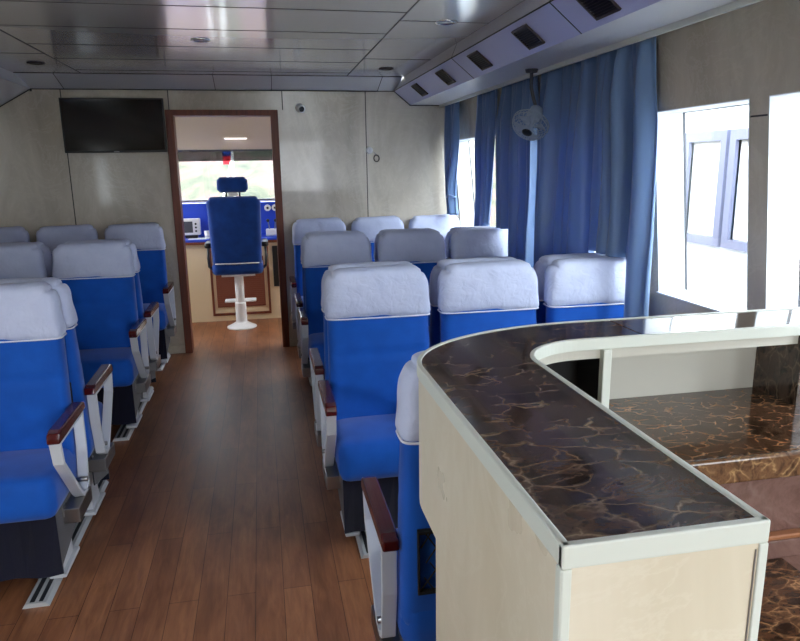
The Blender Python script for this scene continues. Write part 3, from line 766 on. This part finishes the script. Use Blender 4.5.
b = B(); box(b, -.045, .045, -.075, -.04, 1.252, 1.29); obj('headrest_bracket', b, M['white'], t, bev=.006)
b = B(); cushion(b, outline(.235, .235, 0, .36, .06, .04), .11, .035, .01, 0, 8, lambda p: Vector((p.x, p.z-.08, .58-p.y))); obj('seat', b, M['pilotblue'], t, smooth=True)
for s_ in (-1, 1):
    b = B(); cushion(b, outline(.032, .032, 0, .27, .025, .025), .05, .018, .004, 0, 5, lambda p: Vector((p.x+s_*.262, p.z-.02, .80-p.y))); am = obj('armrest', b, M['black'], t, smooth=True)
    b = B(); tube(b, [(s_*.262, .08, .785), (s_*.268, .05, .68), (s_*.262, .02, .60), (s_*.22, .02, .56)], .013, 8); obj('arm_support', b, M['black'], am, smooth=True)
b = B(); box(b, -.155, .155, -.04, .24, .505, .523); obj('mount_plate', b, M['whitepaint'], t, bev=.004)
b = B(); lathe(b, [(0, .505), (.042, .505), (.042, .25), (.052, .245), (.052, .07), (.056, .055), (.12, .02), (.14, .012), (.14, .001), (0, .001)], 36, (0, .03, 0)); obj('pedestal', b, M['whitepaint'], t, smooth=False, bev=.002)
b = B(); box(b, -.15, .15, .08, .20, .235, .255); box(b, -.03, .03, .03, .10, .225, .24); obj('footrest', b, M['whitepaint'], t, bev=.008)
# ceiling tube lamp of the wheelhouse
t = thing('tube_lamp', 'thin tube lamp on the wheelhouse wall above the front window', 'lamp', (-.22, WY, 1.80))
b = B(); box(b, -.13, .13, -.03, 0, .0, .03); obj('lamp_housing', b, M['wheelwall'], t, bev=.003)
b = B(); cyl(b, (-.11, -.032, -.004), (.11, -.032, -.004), .007, n=12); obj('lamp_tube', b, M['tube'], t)

# ------------------------------------------------------------------ outside
S('ground_water', box(B(), -60, 60, -60, 60, -1.7, -1.6), M['water'])
# rising river bank ahead
b = B(); nx, ny = 70, 22; G = []
for j in range(ny+1):
    row = []
    for i in range(nx+1):
        x = -30+60*i/nx; y = 12+22*j/ny; z = -1.7+5.2*min(1, (y-12)/9)**.8+.5*noise.noise((x*.35, y*.35, 0))+.25*noise.noise((x*1.3, y*1.3, 4))
        row.append(b.verts.new((x, y, z)))
    G.append(row)
for j in range(ny):
    for i in range(nx): b.faces.new((G[j][i], G[j][i+1], G[j+1][i+1], G[j+1][i]))
tag(obj('river_bank', b, M['bank'], smooth=True), 'overgrown earth bank seen through the wheelhouse window', 'bank')
t = thing('flag_pole', 'white bow mast with a small red and blue flag beyond the windscreen', 'mast', (-.33, 9.2, 0))
b = B(); cyl(b, (0, 0, -.9), (0, 0, 1.95), .03, .012, 14); tube(b, [(0, 0, 1.66), (-.16, .1, 1.1), (-.22, .14, .6)], .012, 6); obj('mast_pole', b, M['whitepaint'], t)
for nm, z0, z1, mm in (('flag', 1.56, 1.66, mat('red_cloth', srgb(210, 20, 40), .8)), ('flag', 1.66, 1.80, mat('blue_cloth', srgb(30, 70, 170), .8))):
    b = B()
    vs = [[b.verts.new((-.01-.11*i/6, .012*math.sin(i*1.1), z)) for i in range(7)] for z in (z0-.01, z1)]
    for i in range(6): b.faces.new((vs[0][i], vs[0][i+1], vs[1][i+1], vs[1][i]))
    o = obj(nm, b, mm, t, smooth=True); o.modifiers.new('thick', 'SOLIDIFY').thickness = .003
# foredeck
b = B(); prism(b, [(-2.3, 7.48), (2.0, 7.48), (.6, 10.2), (-.9, 10.2)], 2, -1.0, -.9); S('deck_bow', b, M['dull'])
# neighbouring vessel alongside
t = thing('neighbouring_boat', 'white boat with grey framed windows moored outside the uncovered window', 'boat', (3.6, 3.4, -1.6))
wins = [(-1.9, -1.15), (-.9, -.4), (-.2, .25), (.75, 1.34), (1.52, 1.93), (2.2, 2.7)]
b = B(); box(b, 0, 1.6, -4.5, 4.5, 0, 2.50); box(b, 0, 1.6, -4.5, 4.5, 3.26, 3.7)
yy = -4.5
for y0, y1 in wins: box(b, 0, 1.6, yy, y0, 2.50, 3.26); yy = y1
box(b, 0, 1.6, yy, 4.5, 2.50, 3.26); box(b, 1.4, 1.6, -4.4, 4.4, 2.50, 3.26)
obj('boat_side', b, M['dull'], t)
for y0, y1 in wins:
    b = B(); g = .07
    box(b, -.03, .05, y0-g, y1+g, 2.43, 2.50); box(b, -.03, .05, y0-g, y1+g, 3.26, 3.34); box(b, -.03, .05, y0-g, y0, 2.50, 3.26); box(b, -.03, .05, y1, y1+g, 2.50, 3.26)
    f_ = obj('boat_window', b, M['lavframe'], t)
    b = B(); box(b, .02, .03, y0, y1, 2.50, 3.26); obj('boat_pane', b, M['dull'], f_)

# ------------------------------------------------------------------ world, portals, camera
W = bpy.data.worlds.new('sky'); bpy.context.scene.world = W; W.use_nodes = True
bg = W.node_tree.nodes['Background']; bg.inputs[0].default_value = (.90, .95, 1, 1); bg.inputs[1].default_value = 9
def portal(loc, rot, sx, sy):
    l = bpy.data.lights.new('portal', 'AREA'); l.shape = 'RECTANGLE'; l.size = sx; l.size_y = sy; l.cycles.is_portal = True
    o = bpy.data.objects.new('daylight_portal', l); C.objects.link(o); o.location = loc; o.rotation_euler = rot
for y0, y1 in WIN:
    portal((1.80, (y0+y1)/2, 1.32), (0, R(90), 0), .80, y1-y0)
portal((.8, YR-.12, 1.0), (R(90), 0, 0), 1.0, 2.0)
for y0, y1 in ((-.2, 1.1),): portal((XL-.11, (y0+y1)/2, 1.325), (0, R(-90), 0), .75, y1-y0)
portal((0, WY+.1, 1.43), (R(-90), 0, 0), 2.6, .52)
for s_ in (-1, 1): portal((-.05+s_*1.88, 6.55, 1.42), (0, R(90*s_), 0), .65, 1.1)

cam = bpy.data.cameras.new('camera'); co = bpy.data.objects.new('camera', cam); C.objects.link(co)
cam.sensor_fit = 'HORIZONTAL'; cam.sensor_width = 36; cam.lens = 36*680/800; cam.clip_start = .05; cam.clip_end = 200
ya, pi_, ro = R(11.24), R(12.8), R(.82)
r = Vector((math.cos(ya), -math.sin(ya), 0)); f0 = Vector((math.sin(ya), math.cos(ya), 0)); up = Vector((0, 0, 1))
f = f0*math.cos(pi_)-up*math.sin(pi_); d = -(up*math.cos(pi_)+f0*math.sin(pi_))
r2 = r*math.cos(ro)+d*math.sin(ro); d2 = -r*math.sin(ro)+d*math.cos(ro)
mw = Matrix.Identity(4)
for i in range(3): mw[i][0] = r2[i]; mw[i][1] = -d2[i]; mw[i][2] = -f[i]
mw.translation = (0, 0, 1.5); co.matrix_world = mw
sc = bpy.context.scene; sc.camera = co
sc.view_settings.view_transform = 'Standard'; sc.view_settings.look = 'None'; sc.view_settings.gamma = 1; sc.view_settings.use_curve_mapping = False
sc.view_settings.exposure = .78
sc.cycles.use_denoising = True
sc.cycles.max_bounces = 10; sc.cycles.diffuse_bounces = 6; sc.cycles.transparent_max_bounces = 12
sc.cycles.sample_clamp_indirect = 8
